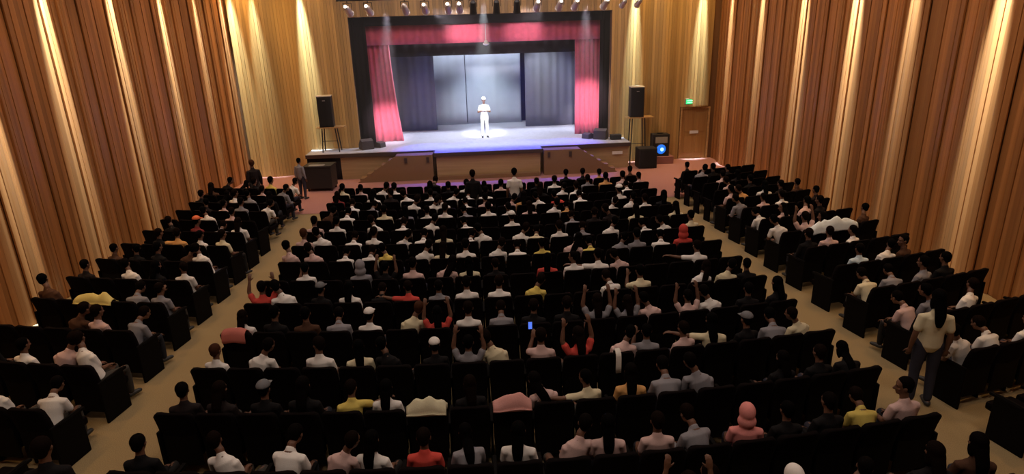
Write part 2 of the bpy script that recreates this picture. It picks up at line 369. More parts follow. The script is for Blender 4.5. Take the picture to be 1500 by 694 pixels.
# ---------------------------------------------------------------- lamp bar with its lamps
bar = thing('lamp_bar', 'long dark pipe carrying the row of stage lamps', 'lamp bar', (0, 19.0, 0))
BX0, BX1 = -3.6, 5.6
def bar_z(x): return 6.10
bm = bmesh.new(); cyl(bm, (BX0, 0, bar_z(0)), (BX1, 0, bar_z(0)), .028); obj('pipe', bm, M_metal, bar)
for x in (-2.9, 0.1, 2.9, 5.2):
    bm = bmesh.new(); cyl(bm, (x, 0, bar_z(0)), (x, 0, CEIL - .002), .014, seg=8); obj('drop_rod', bm, M_metal, bar)
M_glow = mat('lamp_glow', (1, .95, .85), .3, emit=(1.0, .90, .74), estr=9.0)
def par(x, on, tx, label, dark=False, small=False):
    s = .8 if small else 1.0
    t = thing('stage_lamp', label, 'stage lamp', (x, 19.0, bar_z(0)), 0, 'lamps on the stage bar')
    c = Vector((0, .02, -.27)); d = Vector((tx - x, 6.5, -4.0)).normalized()
    if dark: d = Vector((0, .35, -.9)).normalized()
    m = M_blackp if dark else M_chrome
    rear, front = c - d * .13 * s, c + d * .17 * s
    bm = bmesh.new(); cyl(bm, rear, front, .085 * s, .10 * s, 16); cyl(bm, rear - d * .05 * s, rear, .05 * s, .085 * s, 16); cyl(bm, front, front + d * .02, .112 * s, .112 * s, 16); can = obj('lamp_can', bm, m, t, False)
    if not dark:
        bm = bmesh.new(); ell(bm, rear - d * .055 * s, (.042 * s,) * 3, None, 10, 8); obj('glowing_vent', bm, M_glow if on else M_white, can, True)
    bm = bmesh.new()
    for sx in (-1, 1): cyl(bm, (sx * .115 * s, .02, -.27), (sx * .115 * s, .0, -.08), .010, seg=6)
    cyl(bm, (-.12 * s, 0, -.08), (.12 * s, 0, -.08), .010, seg=6); cyl(bm, (0, 0, -.08), (0, 0, .03), .014, seg=6); obj('yoke', bm, M_metal, t)
    bm = bmesh.new(); cyl(bm, front + d * .021, front + d * .026, .095 * s, .095 * s, 16); obj('lens', bm, M_glow if on and not dark else M_blackp, can)
ORD = ['first', 'second', 'third', 'fourth', 'fifth', 'sixth', 'seventh', 'eighth', 'ninth', 'tenth', 'eleventh', 'twelfth', 'thirteenth', 'fourteenth', 'fifteenth', 'sixteenth', 'seventeenth', 'eighteenth']
LAMPS = [(-3.30, 1, 0), (-2.72, 1, 0), (-1.67, 0, 0), (-1.10, 1, 0), (-.43, 1, 0), (-.10, 1, 0), (.30, 2, 0), (.98, 2, 0), (1.58, 2, 0), (2.18, 1, 0), (2.85, 1, 0), (3.32, 1, 0), (4.20, 1, 0), (4.75, 0, 1), (5.20, 0, 1)]
for i, (x, k, s) in enumerate(LAMPS):
    d = {1: 'silver stage lamp with a glowing vent', 0: 'unlit silver stage lamp', 2: 'black stage lamp hanging straight down'}[k]
    par(x, k == 1, x * .6 + .3, f"{d}, {ORD[i]} along the bar from the cabinet-side end", k == 2, bool(s))
pl = thing('hanging_microphone', 'small white hanging microphone on a thin rod before the red valance', 'microphone', (.83, 24.95, 4.72))
bm = bmesh.new(); cyl(bm, (0, 0, .1), (0, 0, 2.16), .012, seg=8); obj('rod', bm, mat('pale_rod', (.6, .55, .55), .5), pl)
bm = bmesh.new(); ell(bm, (0, 0, .0), (.13, .10, .06)); ell(bm, (0, 0, .08), (.07, .07, .06)); obj('microphone_head', bm, M_white, pl, True)
bx('upper_clip', (-.11, .11, -.02, .02, .78, .83), M_white, pl, .005)

# ---------------------------------------------------------------- loudspeakers and stage-side gear
def speaker(loc, rz, h, wd, dp, label):
    t = thing('loudspeaker', label, 'loudspeaker', loc, rz, None)
    bx('cabinet', (-wd / 2, wd / 2, -dp / 2, dp / 2, 0, h), M_blackp, t, .02)
    gr = bx('grille', (-wd / 2 + .03, wd / 2 - .03, -dp / 2 - .02, -dp / 2 + .002, .04, h - .04), mat('grille_cloth', (.008, .008, .008), .9, bump=.4, bscale=300), t, .01)
    bx('badge', (-.05, .05, -dp / 2 - .028, -dp / 2 - .018, h - .16, h - .13), mat('badge_metal', (.35, .35, .35), .4, metal=.6), gr)
    bx('top_edge', (-wd / 2 - .01, wd / 2 + .01, -dp / 2 - .01, dp / 2, h, h + .03), mat('pale_edge', (.65, .58, .45), .6), t)
    return t
def stand(loc, h, label):
    t = thing('speaker_stand', label, 'stand', loc)
    bx('top_board', (-.40, .62, -.25, .25, h - .04, h), M_wood, t, .005)
    for sx, sy in ((-.20, -.18), (-.20, .18), (.28, -.18), (.28, .18)):
        bm = bmesh.new(); cyl(bm, (sx * 1.3, sy * 1.2, 0), (sx, sy, h - .04), .022, seg=8); obj('leg', bm, M_metal, t)
    bm = bmesh.new(); cyl(bm, (-.22, -.2, h * .45), (.3, -.2, h * .45), .012, seg=6); obj('crossbar', bm, M_metal, t)
stand((-5.28, 23.62, 1.0), .94, 'thin-legged wooden-topped stand under the loudspeaker on the cabinet side')
speaker((-5.30, 23.62, 1.94), .06, 1.12, .52, .44, 'tall black loudspeaker on a stand, on the cabinet side of the stage')
stand((6.52, 23.62, 0.012), 1.86, 'thin-legged wooden-topped stand under the loudspeaker on the exit-door side')
speaker((6.50, 23.62, 1.872), -.06, 1.12, .52, .44, 'tall black loudspeaker on a stand, on the exit-door side of the stage')
def wedge(loc, rz, wd, h, label):
    t = thing('stage_monitor', label, 'monitor speaker', loc, rz)
    bm = bmesh.new(); prof = [(-.22, 0), (.22, 0), (.20, h * .45), (-.02, h), (-.20, h * .8)]
    lo = [bm.verts.new((-wd / 2, a, b)) for a, b in prof]; hi = [bm.verts.new((wd / 2, a, b)) for a, b in prof]
    bm.faces.new(lo); bm.faces.new(hi[::-1])
    for i in range(5): bm.faces.new((lo[i], hi[i], hi[(i + 1) % 5], lo[(i + 1) % 5]))
    obj('cabinet', bm, mat('monitor_shell', (.045, .03, .028), .7), t)
    bm = bmesh.new(); n = Vector((0, h * .55, .22)).normalized(); c = Vector((0, .09, h * .725))
    cyl(bm, c - n * .005, c + n * .012, min(wd, .4) * .36); obj('grille', bm, M_blackp, t)
wedge((-3.98, 23.85, 1.0), .5, .46, .40, 'dark wedge monitor at the cabinet-side corner of the stage')
wedge((-3.55, 24.15, 1.0), 1.1, .34, .22, 'small dark wedge monitor at the foot of the cabinet-side red curtain')
wedge((5.22, 24.0, 1.0), -.5, .50, .42, 'dark wedge monitor at the exit-side corner of the stage')
wedge((4.78, 24.3, 1.0), -.9, .34, .22, 'small dark wedge monitor at the foot of the exit-side red curtain')
t = thing('effects_box', 'flat black equipment box at the very end of the stage edge', 'equipment', (5.75, 23.75, 1.0))
bx('case', (-.2, .2, -.16, .16, 0, .16), M_blackp, t, .015); bx('lid', (-.21, .21, -.17, .17, .16, .19), M_blackp, t, .01)
t = thing('subwoofer', 'square black subwoofer standing on the floor beside the stage end', 'loudspeaker', (6.78, 22.95, .012))
bx('cabinet', (-.36, .34, -.3, .3, 0, .76), M_blackp, t, .02); bx('grille', (-.31, .29, -.325, -.298, .05, .71), MATS['grille_cloth'], t, .01)
for sx in (-1, 1):
    bx('foot', (sx * .28 - .04, sx * .28 + .04, -.26, -.18, -.0, .03), M_metal, t)
t = thing('lit_loudspeaker', 'black party loudspeaker with a blue glowing cone by the exit door', 'loudspeaker', (7.52, 23.7, .30))
bx('cabinet', (-.33, .33, -.22, .22, 0, .86), M_blackp, t, .02)
bx('control_panel', (-.24, .24, -.235, -.218, .52, .76), mat('panel_grey', (.30, .28, .22), .5), t, .01)
bm = bmesh.new(); g = bmesh.ops.create_cone(bm, cap_ends=False, segments=24, radius1=.22, radius2=.19, depth=.03)
bmesh.ops.transform(bm, matrix=Matrix.Translation((.0, -.23, .28)) @ Matrix.Rotation(PI / 2, 4, 'X'), verts=bm.verts); obj('cone_ring', bm, M_blackp, t)
bm = bmesh.new(); cyl(bm, (0, -.222, .28), (0, -.24, .28), .19, .15, 24); gc = obj('glowing_cone', bm, mat('blue_glow', (.02, .12, .5), .4, emit=(.02, .22, 1.0), estr=.8), t)
bm = bmesh.new(); ell(bm, (.03, -.245, .27), (.07, .02, .07)); obj('bright_core', bm, mat('core_glow', (.3, .6, 1), .4, emit=(.25, .6, 1.0), estr=2.5), gc, True)
bx('handle', (-.12, .12, -.04, .04, .86, .90), M_metal, t, .01)
t = thing('low_box', 'low reddish wooden box under the blue-lit loudspeaker', 'box', (7.55, 23.66, .012))
bx('body', (-.45, .45, -.32, .32, 0, .27), mat('red_box', (.30, .13, .10), .7), t, .01); bx('lid', (-.46, .46, -.33, .33, .262, .288), mat('red_box', (.30, .13, .10), .7), t, .005)
t = thing('black_cabinet', 'black cabinet with a grey top strip below the dark end of the stage', 'cabinet', (-5.28, 21.6, .012), -.06)
bx('body', (-.48, .46, -.36, .36, .10, .84), M_blackp, t, .015); bx('top', (-.50, .48, -.38, .38, .84, .90), M_blackp, t, .01)
bx('grey_strip', (-.30, .22, -.36, -.12, .90, .915), mat('strip_grey', (.25, .24, .24), .6), t)
for sx in (-1, 1):
    for sy in (-1, 1): bx('caster', (sx * .40 - .03, sx * .40 + .03, sy * .28 - .03, sy * .28 + .03, 0, .10), M_metal, t, .01)

# ---------------------------------------------------------------- theatre seats on curved rows
RR, NC, NS, PS = 32.0, 18, 5, .52
PC = 9.03 / NC
ROWS = [4.17, 5.18, 6.2, 7.23, 8.28, 9.31, 10.3, 11.28, 12.25, 13.2, 14.1, 14.95, 15.75, 16.55, 17.4]
def lateral(b, i):
    if b == 'c': return -4.515 + PC * (i + .5)
    return (-1 if b == 'l' else 1) * (5.9 + PS * (i + .5))
def seat_pos(b, k, i, dy):
    s = lateral(b, i); a = s / RR
    return Vector((XC + (RR - dy) * math.sin(a), ROWS[k] + RR - (RR - dy) * math.cos(a), 0)), a
def place_words(b, k, i):
    row = f"{ORD[14 - k]} row from stage"
    if b == 'c':
        return f"centre block, {row}, " + (f"{ORD[i]} from cabinet-side aisle" if i < 9 else f"{ORD[17 - i]} from exit-side aisle")
    return ('cabinet-side' if b == 'l' else 'exit-side') + f" block, {row}, {ORD[i]} from aisle"
def seat_bms():
    bb = bmesh.new()                                                # reclined back, rounded shoulders
    n = 8; prof = []
    for j, (z, y, hw) in enumerate(((.30, -.13, .225), (.50, -.145, .232), (.75, -.19, .236), (.88, -.225, .232), (.918, -.237, .205), (.925, -.24, .15))):
        prof.append([[bb.verts.new((hw * (2 * i / n - 1), y - (.06 if s else 0) - .02 * (1 - (2 * i / n - 1) ** 2) * (1 if not s else .4), z)) for i in range(n + 1)] for s in (0, 1)])
    for a, b in zip(prof, prof[1:]):
        for s in (0, 1):
            for i in range(n): bb.faces.new((a[s][i], a[s][i + 1], b[s][i + 1], b[s][i]))
        bb.faces.new((a[0][0], b[0][0], b[1][0], a[1][0])); bb.faces.new((a[0][n], a[1][n], b[1][n], b[0][n]))
    for i in range(n):
        bb.faces.new((prof[0][0][i], prof[0][1][i], prof[0][1][i + 1], prof[0][0][i + 1])); bb.faces.new((prof[-1][0][i], prof[-1][0][i + 1], prof[-1][1][i + 1], prof[-1][1][i]))
    sh = bmesh.new(); box(sh, -.222, .222, -.225, -.20, .16, .60, .008)
    cu = bmesh.new(); box(cu, -.215, .215, -.12, .32, .33, .438, .03)
    ar = bmesh.new(); box(ar, -.276, -.228, -.14, .26, .585, .625, .012)
    lg = bmesh.new(); box(lg, -.268, -.236, -.12, .16, 0, .59, .006)
    return {'backrest': (bb, M_seat), 'back_shell': (sh, M_seatp), 'seat_cushion': (cu, M_seat), 'armrest': (ar, M_seatp), 'leg': (lg, M_seatp)}
SEATM = {k: mesh(k, bmx, m, k in ('backrest',)) for k, (bmx, m) in seat_bms().items()}
bm = bmesh.new(); box(bm, .228, .276, -.14, .26, .585, .625, .012); ARM_R = mesh('armrest', bm, M_seatp)
bm = bmesh.new(); box(bm, .236, .268, -.26, .20, 0, .64, .012); END_R = mesh('end_panel', bm, M_seatp)
bm = bmesh.new(); box(bm, -.268, -.236, -.26, .20, 0, .64, .012); END_L = mesh('end_panel', bm, M_seatp)
# only seats that the photograph shows: (row, first seat, last seat + 1)
SHOWN = {'c': [(11, NC)] + [(0, NC)] * 14, 'l': [(0, 0), (0, 2), (0, 4)] + [(0, NS)] * 12, 'r': [(0, 0), (0, 2), (0, 4)] + [(0, NS)] * 12}
allseats = [(b, k, i) for b in 'clr' for k in range(15) for i in range(*SHOWN[b][k])]
allseats.sort(key=lambda s: (seat_pos(*s, .25)[0] - Vector((0, 0, 5.05))).length)
solo, rest = allseats[:300], allseats[300:]
PEOPLE = {}
for ln in """c0:11,c,V,s;12,c,L,s;13,w,U,hood;14,w,R,s;16,k,U,l;17,br,U,l
c1:0,k,U,s;2,w,L,s;3,w,F,s;4,p,R,s;5,w,U,l;6,r,U,s;7,g,F,l;8,w,U,l;9,p,R,s;10,p,U,l;11,p,U,s;12,g,F,s;13,pp,U,hood;14,k,U,s;15,k,U,s;16,y,F,s;17,p,H,s
c2:0,dk,U,s;1,dk,U,l;2,k,U,gc;3,k,U,l;4,y,X,s;5,w,U,l;7,k,U,l;9,p,L,l;10,c,G,s;11,o,U,l;12,g,F,s;13,g,L,s;15,k,U,l;16,k,U,s;17,k,F,l
c3:0,w,U,br;1,w,R,s;3,w,H,s;4,c,U,l;5,k,L,s;6,k,U,cap;7,g,V,s;8,c,L,s;9,p,P,s;10,r,V,l;11,p,R,s;12,g,P,s;13,p,U,s;14,c,G,l;15,k,U,gc;16,g,F,s;17,c,L,s
c4:0,w,U,l;1,k,U,s;2,br,U,s;3,g,F,s;4,w,U,cap;5,c,R,br;6,r,V,l;7,w,U,s;8,g,F,s;9,k,U,s;10,k,U,s;11,g,V,l;12,g,V,l;13,p,L,s;14,p,V,s;15,w,L,s;16,k,U,s;17,k,U,l
c5:0,r,V,s;1,w,L,s;2,k,U,gc;3,w,U,l;4,k,F,s;5,r,G,s;6,g,U,s;7,w,U,s;8,w,U,s;9,y,R,s;12,w,F,s;13,c,P,s;15,w,R,l;16,c,R,s;17,k,U,s
c6:1,w,P,s;3,g,U,hood;4,k,V,s;5,p,U,s;6,p,R,l;7,c,U,l;8,k,U,s;10,r,U,l;11,w,H,s;12,w,G,s;13,p,L,s;16,w,G,s
c7:0,p,L,s;1,p,L,s;2,w,F,s;3,w,F,s;4,y,L,s;5,w,R,s;6,c,U,l;7,w,U,s;8,w,R,s;9,w,F,s;10,y,U,s;11,p,R,l;12,y,F,s;13,g,R,s;14,g,U,s;15,w,F,s;16,r,U,hood
c8:0,p,U,br;1,w,L,s;2,w,F,s;3,w,U,s;4,w,R,s;5,w,F,s;6,c,U,l;7,w,F,s;8,w,L,s;9,w,R,s;10,c,F,s;11,w,U,s;12,g,F,s;13,w,R,s;15,w,F,s;16,w,L,s;17,c,U,s
c9:0,p,U,s;1,w,U,s;3,w,L,s;4,w,F,s;5,w,R,s;7,w,F,s;9,w,U,cap;12,g,F,s;13,dk,U,s;14,dk,L,s;15,c,U,l;17,c,U,l
c10:0,br,R,s;1,w,F,s;3,c,U,s;4,g,U,l;5,w,U,s;6,w,U,s;7,g,F,s;8,w,U,s;9,w,U,s;10,p,U,l;11,w,R,s;12,o,F,s;14,w,R,s;15,w,R,s;16,w,U,s;17,k,U,l
c11:1,w,F,s;2,g,F,s;4,w,R,s;5,w,R,s;6,w,L,s;7,w,F,s;8,p,U,s;9,p,R,s;10,o,U,l;11,w,L,s;12,r,L,s;13,w,F,s;15,w,U,cap
c12:0,rd,U,l;2,w,U,l;3,dk,H,s;4,w,L,s;5,w,U,s;6,w,R,s;7,w,F,s;8,w,U,s;11,k,U,l;12,w,R,s;13,w,U,s;16,w,F,s
c13:0,c,U,s;1,p,U,s;2,w,R,s;3,w,U,s;5,k,U,l;6,k,U,s;7,w,U,s;8,k,U,s;9,p,U,s;11,k,U,s;12,w,U,s;14,g,U,s;15,o,U,s;16,p,U,s;17,p,U,s
c14:5,dk,F,s;13,k,U,s;14,k,U,s;15,o,U,s;17,br,U,s
l2:0,w,F,s;1,w,L,s
l3:0,w,L,s;1,p,R,s;2,w,U,s;3,k,L,l
l4:0,g,F,s;1,p,U,s;2,br,R,s
l5:0,g,P,s;1,g,F,s;4,br,L,s
l6:0,w,H,s;1,k,U,l;2,w,L,s;4,dk,U,s
l7:0,w,L,s;1,br,R,s;2,k,U,s;3,k,H,s;4,br,U,s
l8:0,c,U,s;1,w,U,s;2,o,G,s;3,k,U,s
l9:0,w,U,l;1,g,F,s;2,rd,U,cap;3,k,L,s
l10:1,p,U,s;2,w,L,s
l11:0,w,R,s;1,g,U,s;2,p,U,s;3,dk,H,s
l12:0,k,U,l;1,g,L,s;2,w,U,s;3,k,R,l;4,k,U,s
l13:0,g,R,s;1,p,U,s;4,br,U,l
l14:0,w,R,s;1,y,U,s;2,k,U,s;3,k,F,l;4,k,R,s
r2:0,w,L,s;1,w,F,s;2,w,U,s
r3:0,p,F,s;1,g,L,s;2,w,R,s
r4:0,c,F,s;1,g,F,s;2,g,U,s;3,k,U,s
r5:1,b,U,s;2,w,R,s;3,br,H,s
r6:0,k,U,s;1,p,U,s;2,w,U,s
r7:0,w,L,s;1,p,V,s;2,p,H,l;4,br,R,s
r8:0,w,F,s;1,p,H,l;2,p,R,s;3,k,U,s
r9:0,g,L,s;1,p,U,s;2,w,U,s;4,dk,U,s
r10:0,p,U,s;1,o,L,s;2,w,U,l;3,dk,U,s;4,br,U,s
r11:1,p,L,s;2,k,U,s
r12:1,p,U,s;2,dk,U,l
r13:0,g,R,s;1,k,U,s;2,k,U,s
r14:0,k,U,s""".split('\n'):
    h, r = ln.split(':')
    for q in r.split(';'):
        i, c, po, ha = q.split(','); PEOPLE[(h[0], int(h[1:]), int(i))] = (c, po, ha)
for s in solo:
    b, k, i = s; p, a = seat_pos(b, k, i, .25)
    t = thing('theatre_seat', f"{'occupied' if s in PEOPLE else 'empty'} black theatre seat, " + place_words(b, k, i), 'theatre seat', p, a, 'black theatre seats')
    for nm in ('backrest', 'back_shell', 'seat_cushion', 'armrest'): link(nm, SEATM[nm], t)
    first, last = i == 0, i == (NC if b == 'c' else NS) - 1
    if b == 'l': first, last = last, first                            # left block counts outwards
    link('end_panel', END_L, t) if first else link('leg', SEATM['leg'], t)
    if last: link('armrest', ARM_R, t); link('end_panel', END_R, t)
vs_, fs_ = [], []
for s in rest:
    p, a = seat_pos(*s, .25); M = Matrix.Translation(p) @ Matrix.Rotation(a, 4, 'Z')
    for nm in ('backrest', 'seat_cushion', 'armrest', 'leg'):
        me = SEATM[nm]; o0 = len(vs_); vs_ += [M @ v.co for v in me.vertices]; fs_ += [[o0 + q for q in f.vertices] for f in me.polygons]
me = bpy.data.meshes.new('theatre_seating'); me.from_pydata(vs_, [], fs_); me.materials.append(M_seat)
tag(link('theatre_seating', me), 'remaining black theatre seats in the front rows before the stage', 'theatre seats', 'black theatre seats', 'stuff')

# ---------------------------------------------------------------- people
M_skin = mat('skin', (.14, .064, .037), .55, var=.06, bscale=12)
M_eye = mat('eye', (.02, .015, .012), .25); M_lipc = mat('lip', (.22, .07, .055), .5)
M_shirt = mat('shirt_cloth', (.6, .6, .6), .85, objcol=True, spec=.2, bump=.15, bscale=70)
M_trou = mat('trouser_cloth', (.05, .05, .06), .85, objcol=True, spec=.2)
M_hair = mat('hair', (.012, .009, .008), .75, objcol=True, spec=.03, bump=.4, bscale=90)
M_shoe = mat('shoe', (.02, .02, .02), .5)
def remesh(bm, vox, ratio, m, name):
    me = bpy.data.meshes.new(name); bmesh.ops.recalc_face_normals(bm, faces=bm.faces); bm.to_mesh(me); bm.free()
    o = bpy.data.objects.new('tmp', me); COL.objects.link(o)
    r = o.modifiers.new('r', 'REMESH'); r.mode = 'VOXEL'; r.voxel_size = vox
    s = o.modifiers.new('s', 'SMOOTH'); s.factor = .5; s.iterations = 2
    if ratio < 1:
        d = o.modifiers.new('d', 'DECIMATE'); d.ratio = ratio
    dg = bpy.context.evaluated_depsgraph_get(); out = bpy.data.meshes.new_from_object(o.evaluated_get(dg)); out.name = name
    bpy.data.objects.remove(o); out.materials.clear(); out.materials.append(m)
    out.polygons.foreach_set('use_smooth', [True] * len(out.polygons))
    return out
V = Vector
def pose(kind, stand=False):
    """joint positions of a seated (or standing) figure facing +Y"""
    P = {}
    z = .40 if stand else 0.0                                        # standing hips are higher
    lean = {'L': (-.20, .07), 'R': (.20, .07), 'F': (0, .22), 'G': (-.05, .03), 'X': (.05, .05), 'H': (-.03, .01)}.get(kind, (0, 0))
    def sp(h, y):                                                    # spine point h above the hips, leaning
        f = max(0, (h - .02) / .5)
        return V((lean[0] * f, y + lean[1] * f, .54 + z + h - .10 * f * (lean[1] > .1)))
    P['pel'], P['wai'], P['che'], P['upc'], P['neb'], P['nek'] = sp(0, 0), sp(.14, -.015), sp(.27, -.03), sp(.38, -.045), sp(.455, -.04), sp(.52, -.02)
    P['head'] = sp(.625, .0) + (V((-.03, .0, 0)) if kind == 'L' else V((.03, 0, 0)) if kind == 'R' else V((0, .05, -.03)) if kind == 'F' else V((0, 0, 0)))
    for s, n in ((-1, 'l'), (1, 'r')):
        P['sh' + n] = sp(.40, -.045) + V((s * .160, 0, -.03))
        P['el' + n] = P['sh' + n] + V((s * .025, .06, -.235)); P['wr' + n] = P['el' + n] + V((-s * .07, .20, -.04))
        P['hd' + n] = V((-s * .25, .9, -.25))
        if stand:
            P['el' + n] = P['sh' + n] + V((s * .045, -.01, -.25)); P['wr' + n] = P['el' + n] + V((s * .01, .05, -.22)); P['hd' + n] = V((0, .2, -1))
            P['hip' + n] = V((s * .085, 0, .92)); P['kn' + n] = V((s * .10, .015, .50)); P['an' + n] = V((s * .105, -.02, .085)); P['to' + n] = V((s * .12, .12, .035))
        else:
            P['hip' + n] = V((s * .085, .02, .525)); P['kn' + n] = V((s * .11, .40, .515)); P['an' + n] = V((s * .11, .40, .09)); P['to' + n] = V((s * .12, .53, .035))
    def raise_(n, s, e, w_, h):
        P['el' + n] = P['sh' + n] + V(e); P['wr' + n] = P['el' + n] + V(w_); P['hd' + n] = V(h)
    if kind == 'P': raise_('l', -1, (-.03, .19, -.10), (.05, .10, .17), (.2, .3, 1))
    if kind == 'V': raise_('l', -1, (-.08, .06, .17), (.03, .03, .20), (.15, .1, 1)); raise_('r', 1, (.08, .06, .17), (-.03, .03, .20), (-.15, .1, 1))
    if kind == 'G': raise_('l', -1, (-.23, .03, .0), (-.19, .06, .02), (-1, .2, 0))
    if kind == 'X': raise_('r', 1, (.16, .13, -.12), (.18, .10, .0), (1, .4, 0))
    if kind == 'C': raise_('l', -1, (-.09, .03, -.23), (.12, .12, .04), (1, .25, .1)); raise_('r', 1, (.09, .03, -.23), (-.12, .14, .06), (-1, .25, .1))   # hands before the belt
    P['yaw'] = {'H': 1.0, 'L': .35, 'R': -.35, 'G': .4, 'X': -.5}.get(kind, 0.0); P['tilt'] = {'L': .12, 'R': -.12}.get(kind, 0.0)
    P['nod'] = .35 if kind == 'F' else .08
    return P
def head_matrix(P):
    return Matrix.Translation(P['head']) @ Matrix.Rotation(P['yaw'], 4, 'Z') @ Matrix.Rotation(-P['tilt'], 4, 'Y') @ Matrix.Rotation(-P['nod'], 4, 'X')
def hand(bm, w, d, side):
    """palm, four unequal bent fingers and a thumb from the side of the palm; side = +1 right hand"""
    d = V(d).normalized(); u = V((0, 0, 1)) if abs(d.z) < .8 else V((0, -1, 0))
    s = d.cross(u).normalized(); u = s.cross(d).normalized(); w = V(w)
    loft(bm, [w, w + d * .035, w + d * .075], [(.022, .015), (.034, .016), (.036, .014)], 10, up=u)
    for j, ln in enumerate((.058, .068, .063, .048)):
        b = w + d * .075 + s * (-.027 + j * .018); c1 = b + d * ln * .5 - u * .006; c2 = c1 + d * ln * .34 - u * .016; c3 = c2 + d * ln * .18 - u * .016
        loft(bm, [b - d * .012, b, c1, c2, c3], [.0085, .0085, .0082, .0075, .0065], 8, up=u)
    b = w + d * .028 - s * side * -.028 * (1 if side > 0 else 1)
    t = (s * (-side) + d * .9 - u * .25).normalized(); b = w + d * .028 + s * (-side) * .024
    loft(bm, [b, b + t * .03, b + t * .055 + d * .01], [.012, .0105, .008], 8, up=u)
def body_mesh(P, stand):
    bm = bmesh.new()
    loft(bm, [P['pel'] - V((0, 0, .02)), P['wai'], P['che'], P['upc'], P['neb']], [(.135, .10), (.115, .085), (.135, .095), (.125, .08), (.06, .055)], 16)
    loft(bm, [P['neb'] - V((0, 0, .03)), P['nek'], P['head'] + V((0, -.015, -.04))], [.055, .05, .05], 12)
    for n, s in (('l', -1), ('r', 1)):
        loft(bm, [P['upc'] + V((s * .05, 0, .0)), P['sh' + n], P['sh' + n].lerp(P['el' + n], .5), P['el' + n]], [.055, .052, .044, .037], 10)
        loft(bm, [P['el' + n], P['el' + n].lerp(P['wr' + n], .3), P['wr' + n]], [.037, .037, .024], 10)
        hand(bm, P['wr' + n], P['hd' + n], s)
        loft(bm, [P['hip' + n], P['hip' + n].lerp(P['kn' + n], .5), P['kn' + n]], [.083, .070, .053], 12)
        loft(bm, [P['kn' + n], P['kn' + n].lerp(P['an' + n], .35), P['an' + n]], [.052, .052, .034], 12)
        a, t = P['an' + n], P['to' + n]
        loft(bm, [a + V((0, -.03, -.035)), a.lerp(t, .5) + V((0, 0, -.015)), t], [(.032, .036), (.038, .032), (.036, .022)], 10, up=V((0, 0, 1)))
    H = head_matrix(P); tmp = bmesh.new()
    ell(tmp, (0, -.012, .035), (.074, .094, .086), None, 20, 14)     # cranium
    ell(tmp, (0, .012, -.035), (.060, .070, .078), None, 18, 12)     # face and jaw
    ell(tmp, (0, .058, -.088), (.026, .022, .020))                   # chin
    loft(tmp, [(0, .078, .012), (0, .094, -.014), (0, .104, -.032)], [.009, .012, .0155], 8)   # nose
    for s in (-1, 1):
        ell(tmp, (s * .031, .066, .012), (.015, .013, .010))         # eyeball
        ell(tmp, (s * .030, .070, .034), (.022, .012, .007))         # brow
        ell(tmp, (s * .014, .088, -.034), (.010, .010, .008))        # nostril wing
        ell(tmp, (s * .044, .050, -.022), (.018, .018, .016))        # cheek
        ell(tmp, (s * .077, -.008, -.002), (.011, .022, .032), Matrix.Rotation(s * .3, 3, 'Z'))   # ear
    ell(tmp, (0, .078, -.058), (.024, .010, .006)); ell(tmp, (0, .076, -.069), (.020, .011, .007))   # lips
    bmesh.ops.transform(tmp, matrix=H, verts=tmp.verts)
    me = bpy.data.meshes.new('h'); tmp.to_mesh(me); tmp.free(); bm.from_mesh(me); bpy.data.meshes.remove(me)
    out = remesh(bm, .0085, .30, M_skin, 'person')
    out.materials.append(M_eye); out.materials.append(M_lipc)
    eyes = [H @ V((s * .031, .076, .012)) for s in (-1, 1)]; lips = H @ V((0, .085, -.063))
    for f in out.polygons:
        if any((f.center - e).length < .011 for e in eyes): f.material_index = 1
        elif (Matrix.Diagonal((.45, 1, 1)) @ (f.center - lips)).length < .0125: f.material_index = 2
    return out
def shirt_mesh(P, stand, hood=False, long_sleeve=False):
    bm = bmesh.new()
    hem = P['pel'] + V((0, 0, -.03 if stand else -.0))
    loft(bm, [hem, P['wai'], P['che'], P['upc'], P['neb'] - V((0, 0, .025))], [(.155, .122), (.142, .108), (.156, .113), (.148, .098), (.078, .066)], 18)
    for n, s in (('l', -1), ('r', 1)):
        pts = [P['upc'] + V((s * .05, 0, .0)), P['sh' + n], P['sh' + n].lerp(P['el' + n], .62)]
        rr = [.062, .058, .058]
        if long_sleeve: pts += [P['el' + n], P['el' + n].lerp(P['wr' + n], .9)]; rr += [.050, .036]
        loft(bm, pts, rr, 12)
    loft(bm, [P['neb'] - V((0, 0, .03)), P['neb'].lerp(P['nek'], .1)], [(.074, .066), (.062, .060)], 14)    # collar
    if hood:
        H = head_matrix(P); tmp = bmesh.new(); ell(tmp, (0, -.02, .01), (.098, .116, .120), None, 18, 14); ell(tmp, (0, -.03, -.115), (.115, .10, .10))
        for v in tmp.verts:
            if v.co.y > .052: v.co.y = .052
        bmesh.ops.transform(tmp, matrix=H, verts=tmp.verts)
        me = bpy.data.meshes.new('h'); tmp.to_mesh(me); tmp.free(); bm.from_mesh(me); bpy.data.meshes.remove(me)
    return remesh(bm, .014, .5, M_shirt, 'shirt')
def trouser_mesh(P, stand):
    bm = bmesh.new()
    loft(bm, [P['pel'] - V((0, 0, .03)), P['pel'] + V((0, 0, .05))], [(.145, .112), (.142, .108)], 16)
    for n, s in (('l', -1), ('r', 1)):
        loft(bm, [P['hip' + n], P['hip' + n].lerp(P['kn' + n], .5), P['kn' + n], P['kn' + n].lerp(P['an' + n], .4), P['an' + n] + V((0, 0, .02))], [.094, .082, .066, .062, .052], 12)
    return remesh(bm, .014, .4, M_trou, 'trousers')
